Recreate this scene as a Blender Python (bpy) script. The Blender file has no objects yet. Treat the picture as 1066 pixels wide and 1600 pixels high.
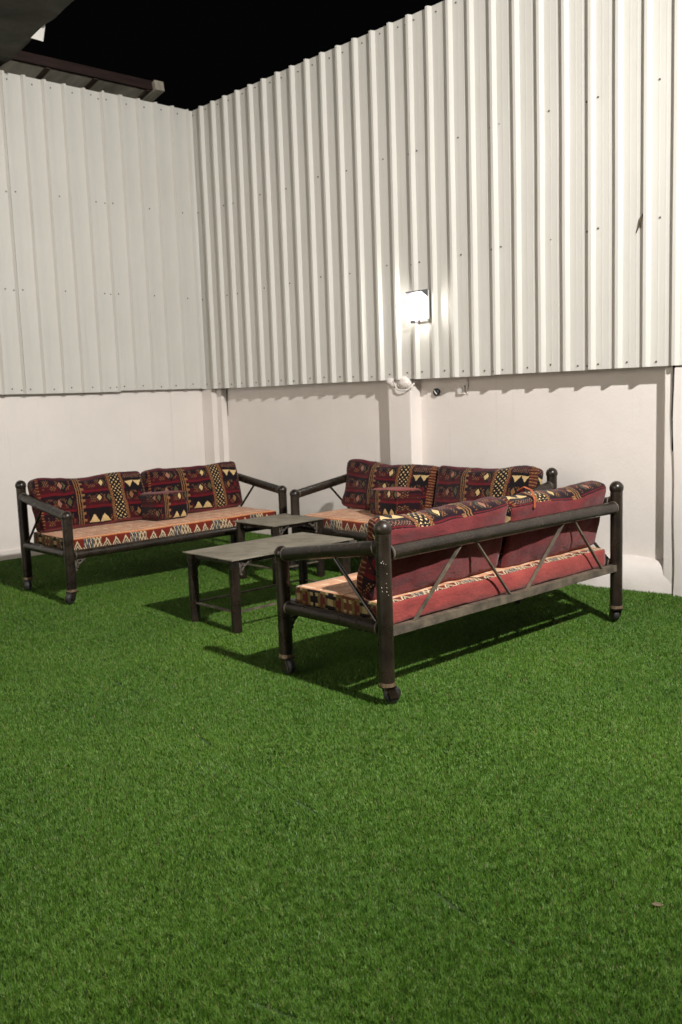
import bpy, bmesh, math, random
import numpy as np
from mathutils import Vector, Matrix, noise as mnoise

random.seed(7)
S = bpy.context.scene
COL = S.collection
PI = math.pi

# ------------------------------------------------------------------ camera
cam_d = bpy.data.cameras.new('camera')
cam = bpy.data.objects.new('camera', cam_d)
COL.objects.link(cam)
cam_d.sensor_fit = 'VERTICAL'
cam_d.sensor_height = 22.3
cam_d.lens = 1447.7 / 1600 * 22.3
cam_d.clip_start = 0.05
cam_d.clip_end = 300
cam_d.dof.use_dof = True
cam_d.dof.focus_distance = 3.9
cam_d.dof.aperture_fstop = 3.5
CR = Vector((0.68017723, 0.73221628, -0.03490338))
CU = Vector((-0.06895026, 0.11130768, 0.99139118))
CD = Vector((-0.72979778, 0.67191511, -0.12619545))
CAM = Vector((8.8817, -6.1375, 1.5))
m = Matrix((CR, CU, -CD)).transposed().to_4x4()
m.translation = CAM
cam.matrix_world = m
S.camera = cam

# ------------------------------------------------------------------ night sky, exposure
W = bpy.data.worlds.new('World')
S.world = W
W.use_nodes = True
bg = W.node_tree.nodes['Background']
bg.inputs[0].default_value = (0.55, 0.52, 0.6, 1)
bg.inputs[1].default_value = 0.0025
S.view_settings.view_transform = 'Standard'
S.view_settings.look = 'None'
S.view_settings.gamma = 1
S.view_settings.exposure = 0.0

# floodlight that lights the yard (its housing and pole are built further down)
FLOOD = Vector((9.3, -3.2, 4.45))
FLOOD_AIM = Vector((1.0, -3.3, 1.2))
FLOOD_POWER = 630
fl_d = bpy.data.lights.new('flood_light_source', 'AREA')
fl_d.shape = 'RECTANGLE'
fl_d.size = 0.16
fl_d.size_y = 0.10
fl_d.energy = FLOOD_POWER
fl_d.color = (1.0, 0.968, 0.930)
fl = bpy.data.objects.new('flood_light_source', fl_d)
COL.objects.link(fl)
fdir = (FLOOD_AIM - FLOOD).normalized()
fl.location = FLOOD + fdir * 0.05
fl.rotation_euler = fdir.to_track_quat('-Z', 'Y').to_euler()

# fill lamp added behind the camera, bounced off an added white wall
WASH = Vector((5.2, -8.3, 3.6))
WASH_DIR = Vector((0, -1, -.05)).normalized()
ws_d = bpy.data.lights.new('added_fill_source', 'AREA')
ws_d.shape = 'RECTANGLE'
ws_d.size = 0.5
ws_d.size_y = 0.3
ws_d.energy = 560
ws_d.color = (1.0, 0.968, 0.930)
ws = bpy.data.objects.new('added_fill_source', ws_d)
COL.objects.link(ws)
ws.location = WASH + WASH_DIR * .06
ws.rotation_euler = WASH_DIR.to_track_quat('-Z', 'Y').to_euler()


# ------------------------------------------------------------------ material helpers
def newmat(name):
    mt = bpy.data.materials.new(name)
    mt.use_nodes = True
    return mt, mt.node_tree, mt.node_tree.nodes['Principled BSDF']


def lin(r, g, b):
    f = lambda c: ((c / 255) / 12.92) if c < 10 else (((c / 255) + .055) / 1.055) ** 2.4
    return (f(r), f(g), f(b), 1)


class X:
    """a number inside a shader graph; operators add Math nodes"""
    nt = None

    def __init__(s, v): s.v = v

    @staticmethod
    def op(o, *a, clamp=False):
        n = X.nt.nodes.new('ShaderNodeMath')
        n.operation = o
        n.use_clamp = clamp
        for i, q in enumerate(a):
            q = q.v if isinstance(q, X) else q
            if isinstance(q, (int, float)): n.inputs[i].default_value = q
            else: X.nt.links.new(q, n.inputs[i])
        return X(n.outputs[0])

    def __add__(s, o): return X.op('ADD', s, o)
    __radd__ = __add__
    def __sub__(s, o): return X.op('SUBTRACT', s, o)
    def __rsub__(s, o): return X.op('SUBTRACT', o, s)
    def __mul__(s, o): return X.op('MULTIPLY', s, o)
    __rmul__ = __mul__
    def __truediv__(s, o): return X.op('DIVIDE', s, o)
    def __lt__(s, o): return X.op('LESS_THAN', s, o)
    def __gt__(s, o): return X.op('GREATER_THAN', s, o)
    def __and__(s, o): return X.op('MULTIPLY', s, o)
    def __or__(s, o): return X.op('MAXIMUM', s, o)
    def __abs__(s): return X.op('ABSOLUTE', s)
    def fr(s): return X.op('FRACT', s)
    def fl(s): return X.op('FLOOR', s)
    def inv(s): return X.op('SUBTRACT', 1.0, s)
    def rng(s, a, b): return (s > a) & (s < b)


def cmix(nt, fac, a, b, mode='MIX'):
    n = nt.nodes.new('ShaderNodeMix')
    n.data_type = 'RGBA'
    n.blend_type = mode
    for sock, q in ((n.inputs[0], fac), (n.inputs[6], a), (n.inputs[7], b)):
        q = q.v if isinstance(q, X) else q
        if isinstance(q, (int, float, tuple)): sock.default_value = q
        else: nt.links.new(q, sock)
    return n.outputs[2]


def tex_noise(nt, scale, detail=3, rough=.55, vec=None, stretch=None, coord='Object'):
    n = nt.nodes.new('ShaderNodeTexNoise')
    n.inputs['Scale'].default_value = scale
    n.inputs['Detail'].default_value = detail
    n.inputs['Roughness'].default_value = rough
    if vec is None:
        if coord == 'World':
            vec = nt.nodes.new('ShaderNodeNewGeometry').outputs['Position']
        else:
            vec = nt.nodes.new('ShaderNodeTexCoord').outputs[coord]
    if stretch:
        mp = nt.nodes.new('ShaderNodeMapping')
        mp.inputs['Scale'].default_value = stretch
        nt.links.new(vec, mp.inputs[0])
        vec = mp.outputs[0]
    nt.links.new(vec, n.inputs['Vector'])
    return n.outputs[0]


def ramp(nt, v, p0, p1, c0=(0, 0, 0, 1), c1=(1, 1, 1, 1)):
    r = nt.nodes.new('ShaderNodeValToRGB')
    r.color_ramp.elements[0].position = p0
    r.color_ramp.elements[1].position = p1
    r.color_ramp.elements[0].color = c0
    r.color_ramp.elements[1].color = c1
    nt.links.new(v, r.inputs[0])
    return r.outputs[0]


def bump(nt, bsdf, h, strength, dist):
    b = nt.nodes.new('ShaderNodeBump')
    b.inputs['Strength'].default_value = strength
    b.inputs['Distance'].default_value = dist
    nt.links.new(h, b.inputs['Height'])
    nt.links.new(b.outputs[0], bsdf.inputs['Normal'])


def mat_noise(name, c0, c1, scale, rough, rough2=None, bstr=0, bscale=40, bdist=.004, metallic=0, p=(.35, .65), stretch=None, spec=.5, coord='Object'):
    mt, nt, b = newmat(name)
    n = tex_noise(nt, scale, 5, .6, stretch=stretch, coord=coord)
    nt.links.new(ramp(nt, n, p[0], p[1], (*c0, 1), (*c1, 1)), b.inputs['Base Color'])
    b.inputs['Roughness'].default_value = rough
    b.inputs['Metallic'].default_value = metallic
    b.inputs['Specular IOR Level'].default_value = spec
    if rough2 is not None:
        n2 = tex_noise(nt, scale * 2.3, 4, coord=coord)
        r = ramp(nt, n2, .3, .7, (rough,) * 3 + (1,), (rough2,) * 3 + (1,))
        nt.links.new(r, b.inputs['Roughness'])
    if bstr:
        bump(nt, b, tex_noise(nt, bscale, 4, coord=coord), bstr, bdist)
    return mt


M = {}
# painted plaster: soft blotches, brush relief, dirt splashes low down
def plaster(name, base, dirt):
    mt, nt, b = newmat(name)
    pos = nt.nodes.new('ShaderNodeNewGeometry').outputs['Position']
    n1 = tex_noise(nt, 1.7, 5, .6, vec=pos)
    c = ramp(nt, n1, .3, .72, tuple(q * .93 for q in base) + (1,), tuple(base) + (1,))
    sep = nt.nodes.new('ShaderNodeSeparateXYZ')
    nt.links.new(pos, sep.inputs[0])
    X.nt = nt
    z = X(sep.outputs[2])
    n2 = X(tex_noise(nt, 9, 6, .7, vec=pos))
    splash = X.op('MULTIPLY', X.op('SUBTRACT', 0.34, z + (n2 - .5) * .5, clamp=True), 1.1, clamp=True)
    c = cmix(nt, splash, c, (*dirt, 1))
    n3 = X(tex_noise(nt, 2.2, 5, .65, vec=pos, stretch=(9, 9, .5)))
    streak = X.op('MULTIPLY', X.op('SUBTRACT', n3, .60, clamp=True), 1.6, clamp=True)
    c = cmix(nt, streak, c, (*dirt, 1))
    nt.links.new(c, b.inputs['Base Color'])
    b.inputs['Roughness'].default_value = .72
    b.inputs['Specular IOR Level'].default_value = .3
    h = X(tex_noise(nt, 60, 4, .6, vec=pos)) * .35 + X(tex_noise(nt, 5, 3, .5, vec=pos))
    bump(nt, b, h.v, .35, .012)
    return mt
M['plaster'] = plaster('white_painted_plaster', (.85, .790, .740), (.60, .54, .48))
M['plaster_rough'] = plaster('rough_white_plaster', (.82, .765, .72), (.62, .56, .50))

# coated steel sheet: faint oil-canning, faint vertical rain streaks
def sheet():
    mt, nt, b = newmat('white_coated_sheet_metal')
    pos = nt.nodes.new('ShaderNodeNewGeometry').outputs['Position']
    n1 = tex_noise(nt, 1.1, 4, .6, vec=pos)
    c = ramp(nt, n1, .3, .7, (.605, .590, .545, 1), (.645, .630, .583, 1))
    X.nt = nt
    n3 = X(tex_noise(nt, 3.5, 6, .7, vec=pos, stretch=(8, 8, .35)))
    c = cmix(nt, X.op('MULTIPLY', X.op('SUBTRACT', n3, .56, clamp=True), 1.2, clamp=True), c, (.42, .395, .34, 1))
    n4 = X(tex_noise(nt, 22, 3, .6, vec=pos))
    c = cmix(nt, (n4 > .745) * .35, c, (.40, .36, .29, 1))
    nt.links.new(c, b.inputs['Base Color'])
    b.inputs['Roughness'].default_value = .5
    b.inputs['Specular IOR Level'].default_value = .35
    bump(nt, b, tex_noise(nt, 2.4, 2, .5, vec=pos, stretch=(1.5, 1.5, .6)), .25, .02)
    return mt
M['sheet'] = sheet()
M['screw'] = mat_noise('zinc_screw', (.10, .095, .085), (.22, .2, .17), 60, .5, metallic=.6)
M['metal'] = mat_noise('dark_brown_painted_pipe', (.0095, .0064, .0045), (.026, .0185, .0125), 7, .20, .42, bstr=.12, bscale=55, bdist=.002, spec=.45)
M['rusty'] = mat_noise('worn_flat_bar', (.050, .042, .031), (.145, .115, .080), 14, .5, .75, bstr=.15, bscale=60, bdist=.002)
M['collar'] = mat_noise('rusty_collar', (.07, .045, .025), (.20, .14, .08), 60, .6)
M['rubber'] = mat_noise('caster_rubber', (.012, .012, .013), (.035, .032, .03), 40, .55)
M['cast'] = mat_noise('cast_iron_scroll', (.025, .020, .016), (.13, .105, .08), 45, .5, .7)
M['tabletop'] = mat_noise('dusty_table_sheet', (.140, .122, .090), (.255, .225, .172), 5, .42, .62, bstr=.05, bscale=30, bdist=.002, spec=.5, stretch=(1, 1, 1))
M['white_plastic'] = mat_noise('white_plastic', (.70, .68, .64), (.80, .78, .74), 8, .45)
M['grey_plastic'] = mat_noise('dark_grey_plastic', (.07, .07, .08), (.11, .11, .125), 12, .45)
M['black'] = mat_noise('black_strand', (.008, .008, .008), (.02, .02, .02), 30, .5)
M['foam'] = mat_noise('white_filler_foam', (.70, .64, .59), (.82, .77, .72), 25, .85, bstr=.6, bscale=35, bdist=.01)
M['wood_dark'] = mat_noise('dark_stained_timber', (.020, .010, .008), (.045, .022, .016), 5, .7, stretch=(3, .6, 6))
M['rafter'] = mat_noise('brown_rafter_timber', (.05, .032, .022), (.10, .066, .045), 5, .6)
M['soffit'] = mat_noise('weathered_soffit_board', (.28, .26, .20), (.58, .53, .42), 2.2, .8, stretch=(.6, 2, 2))
M['canvas'] = mat_noise('olive_awning_fabric', (.060, .060, .045), (.10, .10, .078), 3, .9, bstr=.3, bscale=3, bdist=.05)
M['leaf'] = mat_noise('dry_leaf_tan', (.075, .055, .03), (.13, .098, .055), 60, .9)
M['twig'] = mat_noise('dry_twig', (.05, .035, .02), (.10, .07, .04), 30, .8)
M['ribbon'] = mat_noise('orange_ribbon', (.26, .055, .018), (.36, .09, .03), 20, .9)


def emit(name, col, st):
    mt = bpy.data.materials.new(name)
    mt.use_nodes = True
    nt = mt.node_tree
    nt.nodes.clear()
    o = nt.nodes.new('ShaderNodeOutputMaterial')
    e = nt.nodes.new('ShaderNodeEmission')
    e.inputs[0].default_value = (*col, 1)
    e.inputs[1].default_value = st
    nt.links.new(e.outputs[0], o.inputs[0])
    return mt
M['lamp_glow'] = emit('lit_lamp_diffuser', (1, .95, .88), 85)
M['flood_glow'] = emit('lit_floodlight_lens', (1, .93, .83), 20)


def fabric_finish(nt, b, col, dark=.25):
    n = tex_noise(nt, 120, 3, .6)
    c = cmix(nt, 1.0, col, ramp(nt, n, .25, .75, (1 - dark,) * 3 + (1,), (1, 1, 1, 1)), 'MULTIPLY')
    n2 = tex_noise(nt, 7, 4, .6)
    c = cmix(nt, 1.0, c, ramp(nt, n2, .3, .7, (.8, .8, .8, 1), (1.05, 1.05, 1.05, 1)), 'MULTIPLY')
    nt.links.new(c, b.inputs['Base Color'])
    b.inputs['Roughness'].default_value = .92
    b.inputs['Specular IOR Level'].default_value = .15
    b.inputs['Sheen Weight'].default_value = .12
    bump(nt, b, n, .35, .003)


def uvnode(nt):
    u = nt.nodes.new('ShaderNodeUVMap')
    u.uv_map = 'UVMap'
    # a little waviness, woven patterns are never ruler-straight
    n = nt.nodes.new('ShaderNodeTexNoise')
    n.inputs['Scale'].default_value = 6
    nt.links.new(u.outputs[0], n.inputs['Vector'])
    s = nt.nodes.new('ShaderNodeSeparateXYZ')
    nt.links.new(u.outputs[0], s.inputs[0])
    s2 = nt.nodes.new('ShaderNodeSeparateColor')
    nt.links.new(n.outputs[1], s2.inputs[0])
    n3 = nt.nodes.new('ShaderNodeTexNoise')
    n3.inputs['Scale'].default_value = 55
    n3.inputs['Detail'].default_value = 1
    nt.links.new(u.outputs[0], n3.inputs['Vector'])
    s3 = nt.nodes.new('ShaderNodeSeparateColor')
    nt.links.new(n3.outputs[1], s3.inputs[0])
    X.nt = nt
    return (X(s.outputs[0]) + (X(s2.outputs[0]) - .5) * .022 + (X(s3.outputs[0]) - .5) * .012,
            X(s.outputs[1]) + (X(s2.outputs[1]) - .5) * .04 + (X(s3.outputs[1]) - .5) * .03)


def kilim():
    """back cushion cloth. uv in cushion fractions: u 0..1 across, v 0..1 up the front (goes on over the top)"""
    mt, nt, b = newmat('kilim_back_cushion')
    u, v = uvnode(nt)
    MAROON, PLUM, RED = lin(68, 17, 23), lin(32, 12, 22), lin(98, 19, 27)
    BLACK, CREAM, TAN, ORANGE, PINK, OLIVE = lin(20, 13, 17), lin(208, 178, 126), lin(138, 98, 62), lin(138, 70, 34), lin(150, 104, 86), lin(86, 78, 52)
    w = (v * 3).fr()
    r = (v * 3).fl()
    c = cmix(nt, (w > .5), MAROON, PLUM)
    c = cmix(nt, w.rng(.93, 1.01) | (w < .07), c, RED)
    c = cmix(nt, v > .97, c, RED)

    def dia(U0, ru, V0, rv): return ((abs(u - U0) / ru) + (abs(w - V0) / rv)) < 1.0
    # scattered diamonds with dot clusters, one set per row
    Um, Vm = u * 1.0, v * .42
    s, t = ((Um + Vm) / .021).fr(), ((Um - Vm) / .021).fr()
    dots = ((abs(s - .5) < .27) & (abs(t - .5) < .27))
    clus = ((u.rng(.06, .30) | u.rng(.43, .63) | u.rng(.80, .96)) & w.rng(.22, .78))
    sp, tp_ = ((Um + Vm) / .11 + .3).fr(), ((Um - Vm) / .11).fr()
    c = cmix(nt, clus & dots & ((abs(sp - .5) + abs(tp_ - .5)) < .52), c, TAN)
    odd = (r * .5).fr() * 2
    for U0, colr in ((.255, OLIVE), (.60, OLIVE), (.905, RED)):
        c = cmix(nt, dia(odd * .03 + U0 - .015, .038, .5, .42), c, BLACK)
        c = cmix(nt, dia(odd * .03 + U0 - .015, .022, .5, .24), c, colr)
    for U0, colr in ((.195, PINK), (.545, CREAM), (.86, TAN)):
        c = cmix(nt, dia(odd * -.04 + U0 + .02, .032, .5, .34), c, BLACK)
        c = cmix(nt, dia(odd * -.04 + U0 + .02, .022, .5, .23), c, colr)
    # cream triangles low in the middle, hanging ones high at the right
    tri = abs(((u - .425) / .095).fr() * 2 - 1).inv()
    low = (v < .333) & u.rng(.425, .615)
    c = cmix(nt, low & (w < .86), c, BLACK)
    c = cmix(nt, low & w.rng(.16, 9) & ((w - .16) < (tri * .42)), c, CREAM)
    tri2 = abs(((u - .80) / .085).fr() * 2 - 1).inv()
    hi = v.rng(.60, .95) & u.rng(.80, .97)
    c = cmix(nt, hi, c, BLACK)
    c = cmix(nt, v.rng(.60, .80) & u.rng(.80, .97) & ((.80 - v) < (tri2 * .13)), c, CREAM)
    c = cmix(nt, hi & (v > .86) & dots, c, PINK)
    # narrow striped column
    ca = u.rng(.318, .378)
    c = cmix(nt, ca, c, BLACK)
    c = cmix(nt, ca & (((u - .318) / .020).fr() > .56), c, TAN)
    cb = u.rng(.378, .402)
    c = cmix(nt, cb & ((v * 8).fr() > .6), c, TAN)
    c = cmix(nt, cb & ((v * 8).fr() < .3), c, BLACK)
    # wide lattice column
    cc = u.rng(.635, .785)
    c = cmix(nt, cc, c, lin(96, 52, 30))
    ci = u.rng(.662, .758)
    c = cmix(nt, ci, c, BLACK)
    s2, t2 = ((Um + Vm) / .040).fr(), ((Um - Vm) / .040).fr()
    dot2 = ((abs(s2 - .5) < .22) & (abs(t2 - .5) < .22))
    c = cmix(nt, ci & dot2, c, CREAM)
    c = cmix(nt, (ci.inv() & cc) & ((v * 24 + u * 40).fr() > .5), c, TAN)
    # orange end columns
    ce = (u > .97) | (u < .03)
    c = cmix(nt, ce, c, lin(74, 30, 24))
    c = cmix(nt, ce & ((v * 17).fr() > .72), c, TAN)
    fabric_finish(nt, b, c)
    return mt


def seat_front():
    """uv in metres along the seat and fraction of its height"""
    mt, nt, b = newmat('kilim_seat_front')
    u, v = uvnode(nt)
    DARK, RED, CREAM, BLUE, BROWN, ORANGE = lin(50, 22, 22), lin(112, 38, 26), lin(206, 186, 152), lin(80, 86, 94), lin(100, 66, 44), lin(206, 128, 78)
    p = (u / .40).fr()
    z = abs((u / .084).fr() * 2 - 1)          # zigzag 0..1
    up = v - .12
    zz = z * .62
    c = cmix(nt, (up > zz), DARK, RED)
    c = cmix(nt, abs(up - zz) < .085, c, CREAM)
    c = cmix(nt, abs(up - zz + .26) < .05, c, CREAM)
    shard = p.rng(.56, .76)
    c = cmix(nt, shard, c, DARK)
    c = cmix(nt, shard & ((u / .018 + v * 1.3).fr() > .55), c, CREAM)
    c = cmix(nt, shard & ((u / .036 - v * .8).fr() > .62), c, BLUE)
    mesh = p.rng(.76, .94)
    c = cmix(nt, mesh, c, BROWN)
    s, t = (u / .03 + v * 1.6).fr(), (u / .03 - v * 1.6).fr()
    c = cmix(nt, mesh & ((s > .7) | (t > .7)), c, CREAM)
    c = cmix(nt, v < .10, c, lin(40, 18, 20))
    c = cmix(nt, v > .93, c, ORANGE)
    fabric_finish(nt, b, c)
    return mt


def seat_top():
    mt, nt, b = newmat('kilim_seat_top')
    u, v = uvnode(nt)
    PEACH, ORANGE, CREAM, RUST = lin(220, 170, 132), lin(206, 142, 102), lin(234, 208, 178), lin(180, 112, 78)
    n = tex_noise(nt, 9, 4, .6, stretch=(.6, 3, 1))
    c = cmix(nt, ramp(nt, n, .38, .62), ORANGE, PEACH)
    a, q = (u / .22).fr(), (v / .17).fr()
    c = cmix(nt, a.rng(.08, .14) & q.rng(.15, .75), c, CREAM)
    c = cmix(nt, a.rng(.45, .72) & q.rng(.3, .5) & ((u / .016 + v / .03).fr() > .5), c, CREAM)
    c = cmix(nt, q.rng(.80, .86), c, RUST)
    c = cmix(nt, q.rng(.90, .95) & ((u / .03).fr() > .4), c, CREAM)
    fabric_finish(nt, b, c)
    return mt


def seat_end():
    mt, nt, b = newmat('kilim_seat_end')
    u, v = uvnode(nt)
    BLACK, OLIVE, CREAM, RUST, BROWN = lin(22, 15, 18), lin(108, 94, 54), lin(160, 142, 98), lin(92, 40, 30), lin(96, 58, 36)  # pattern colours darkened to carry the shade on the end faces
    c = cmix(nt, (u / .36).fr() > .62, BLACK, BROWN)
    uu, vv = (u / .02).fl() * .02, (v * 7).fl() / 7
    d = abs((uu / .13).fr() - .5) * 2 + abs((vv * 1.0).fr() - .5) * 1.2
    c = cmix(nt, d < .72, c, OLIVE)
    c = cmix(nt, d < .34, c, RUST)
    c = cmix(nt, d.rng(.9, 1.02), c, CREAM)
    fabric_finish(nt, b, c)
    return mt


def plain_fabric(name, c0, c1):
    mt, nt, b = newmat(name)
    n = tex_noise(nt, 4, 4, .6)
    fabric_finish(nt, b, ramp(nt, n, .35, .65, c0, c1), .18)
    X.nt = nt
    h = X(tex_noise(nt, 5, 4, .55, stretch=(.7, 1, 1.6))) + X(tex_noise(nt, 120, 3, .6)) * .05
    bump(nt, b, h.v, .55, .05)
    return mt
M['kilim'] = kilim()
M['seat_front'] = seat_front()
M['seat_top'] = seat_top()
M['seat_end'] = seat_end()
M['maroon'] = plain_fabric('plain_maroon_cloth', (.142, .023, .026, 1), (.195, .034, .035, 1))
M['red_cloth'] = plain_fabric('faded_red_cloth', (.26, .044, .040, 1), (.33, .064, .053, 1))


def turf_mats():
    mt, nt, b = newmat('turf_backing')
    n = tex_noise(nt, 260, 4, .7, coord='World')
    c = ramp(nt, n, .3, .75, (.022, .045, .010, 1), (.06, .12, .025, 1))
    nt.links.new(c, b.inputs['Base Color'])
    b.inputs['Roughness'].default_value = .9
    bump(nt, b, n, .8, .01)
    mb, nt, b = newmat('turf_blade')
    a = nt.nodes.new('ShaderNodeAttribute')
    a.attribute_name = 'tint'
    r = nt.nodes.new('ShaderNodeValToRGB')
    cr = r.color_ramp
    cr.elements[0].position = 0; cr.elements[0].color = (.036, .096, .009, 1)
    cr.elements[1].position = 1; cr.elements[1].color = (.26, .20, .11, 1)
    for pp, cc in ((.35, (.064, .146, .013, 1)), (.62, (.088, .186, .018, 1)), (.86, (.132, .222, .030, 1)), (.935, (.16, .22, .05, 1)), (.965, (.21, .155, .07, 1))):
        e = cr.elements.new(pp); e.color = cc
    nt.links.new(a.outputs['Fac'], r.inputs[0])
    n = tex_noise(nt, 1.3, 4, .6, coord='World')
    c = cmix(nt, 1.0, r.outputs[0], ramp(nt, n, .3, .7, (.84, .88, .86, 1), (1.05, 1.04, 1.0, 1)), 'MULTIPLY')
    nt.links.new(c, b.inputs['Base Color'])
    b.inputs['Roughness'].default_value = .5
    b.inputs['Specular IOR Level'].default_value = .28
    b.inputs['Subsurface Weight'].default_value = 0
    return mt, mb
M['turf_base'], M['turf_blade'] = turf_mats()


# ------------------------------------------------------------------ mesh helpers
def link(name, bm, mat, parent=None, smooth=False):
    me = bpy.data.meshes.new(name)
    bm.normal_update()
    bm.to_mesh(me)
    bm.free()
    if smooth:
        for pl in me.polygons: pl.use_smooth = True
    o = bpy.data.objects.new(name, me)
    for mm in (mat if isinstance(mat, (list, tuple)) else [mat]):
        me.materials.append(M[mm])
    COL.objects.link(o)
    o.parent = parent
    return o


def empty(name, loc=(0, 0, 0), rz=0):
    o = bpy.data.objects.new(name, None)
    o.empty_display_size = .1
    o.location = loc
    o.rotation_euler = (0, 0, rz)
    COL.objects.link(o)
    return o


def tag(o, label, cat, group=None, kind=None):
    o['label'] = label
    o['category'] = cat
    if group: o['group'] = group
    if kind: o['kind'] = kind
    return o


def bx(bm, x0, x1, y0, y1, z0, z1, bev=0):
    r = bmesh.ops.create_cube(bm, size=1)
    for v in r['verts']:
        v.co = Vector(((x0 + x1) / 2 + v.co.x * (x1 - x0), (y0 + y1) / 2 + v.co.y * (y1 - y0), (z0 + z1) / 2 + v.co.z * (z1 - z0)))
    if bev:
        es = list({e for v in r['verts'] for e in v.link_edges})
        bmesh.ops.bevel(bm, geom=es, offset=bev, segments=2, affect='EDGES', profile=.6)
    return r['verts']


def frame(d):
    d = d.normalized()
    a = Vector((0, 0, 1)) if abs(d.z) < .9 else Vector((1, 0, 0))
    s = d.cross(a).normalized()
    return s, d.cross(s).normalized()


def tube(bm, pts, r, n=16, cap=True, rings=None):
    """pipe along a polyline; r one radius or one per point"""
    pts = [Vector(q) for q in pts]
    rs = r if isinstance(r, (list, tuple)) else [r] * len(pts)
    prev = None
    loops = []
    s = None
    for i, q in enumerate(pts):
        d = (pts[min(i + 1, len(pts) - 1)] - pts[max(i - 1, 0)])
        if s is None: s, t = frame(d)
        else:
            d.normalize()
            s = (s - d * s.dot(d)).normalized()
            t = d.cross(s)
        loops.append([bm.verts.new(q + (s * math.cos(2 * PI * k / n) + t * math.sin(2 * PI * k / n)) * rs[i]) for k in range(n)])
    for a, b_ in zip(loops, loops[1:]):
        for k in range(n):
            bm.faces.new((a[k], a[(k + 1) % n], b_[(k + 1) % n], b_[k]))
    if cap:
        bm.faces.new(loops[0][::-1])
        bm.faces.new(loops[-1])
    bmesh.ops.recalc_face_normals(bm, faces=bm.faces[:])


def ball(bm, c, r, sz=1):
    res = bmesh.ops.create_uvsphere(bm, u_segments=20, v_segments=12, radius=r)
    for v in res['verts']:
        v.co = Vector((v.co.x, v.co.y, v.co.z * sz)) + Vector(c)


def bar(bm, a, b_, w, h):
    """square bar between two points"""
    a, b_ = Vector(a), Vector(b_)
    s, t = frame(b_ - a)
    vs = []
    for q in (a, b_):
        vs.append([bm.verts.new(q + s * (w / 2 * i) + t * (h / 2 * j)) for i, j in ((-1, -1), (1, -1), (1, 1), (-1, 1))])
    for k in range(4):
        bm.faces.new((vs[0][k], vs[0][(k + 1) % 4], vs[1][(k + 1) % 4], vs[1][k]))
    bm.faces.new(vs[0][::-1]); bm.faces.new(vs[1])
    bmesh.ops.recalc_face_normals(bm, faces=bm.faces[:])


def shade_auto(o, ang=40):
    me = o.data
    for pl in me.polygons: pl.use_smooth = True
    bm = bmesh.new(); bm.from_mesh(me)
    lim = math.radians(ang)
    for e in bm.edges:
        if len(e.link_faces) != 2 or e.calc_face_angle(0) > lim: e.smooth = False
    bm.to_mesh(me); bm.free()
    return o


# ------------------------------------------------------------------ ground and turf
bm = bmesh.new()
g = 90
vs = [bm.verts.new(q) for q in ((-g, -g, -.0185), (g, -g, -.0185), (g, g, -.0185), (-g, g, -.0185))]
bm.faces.new(vs)
gr = link('ground', bm, 'turf_base')
gr['kind'] = 'structure'
gr['label'] = 'green backing of the artificial lawn, flat ground of the yard'


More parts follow.
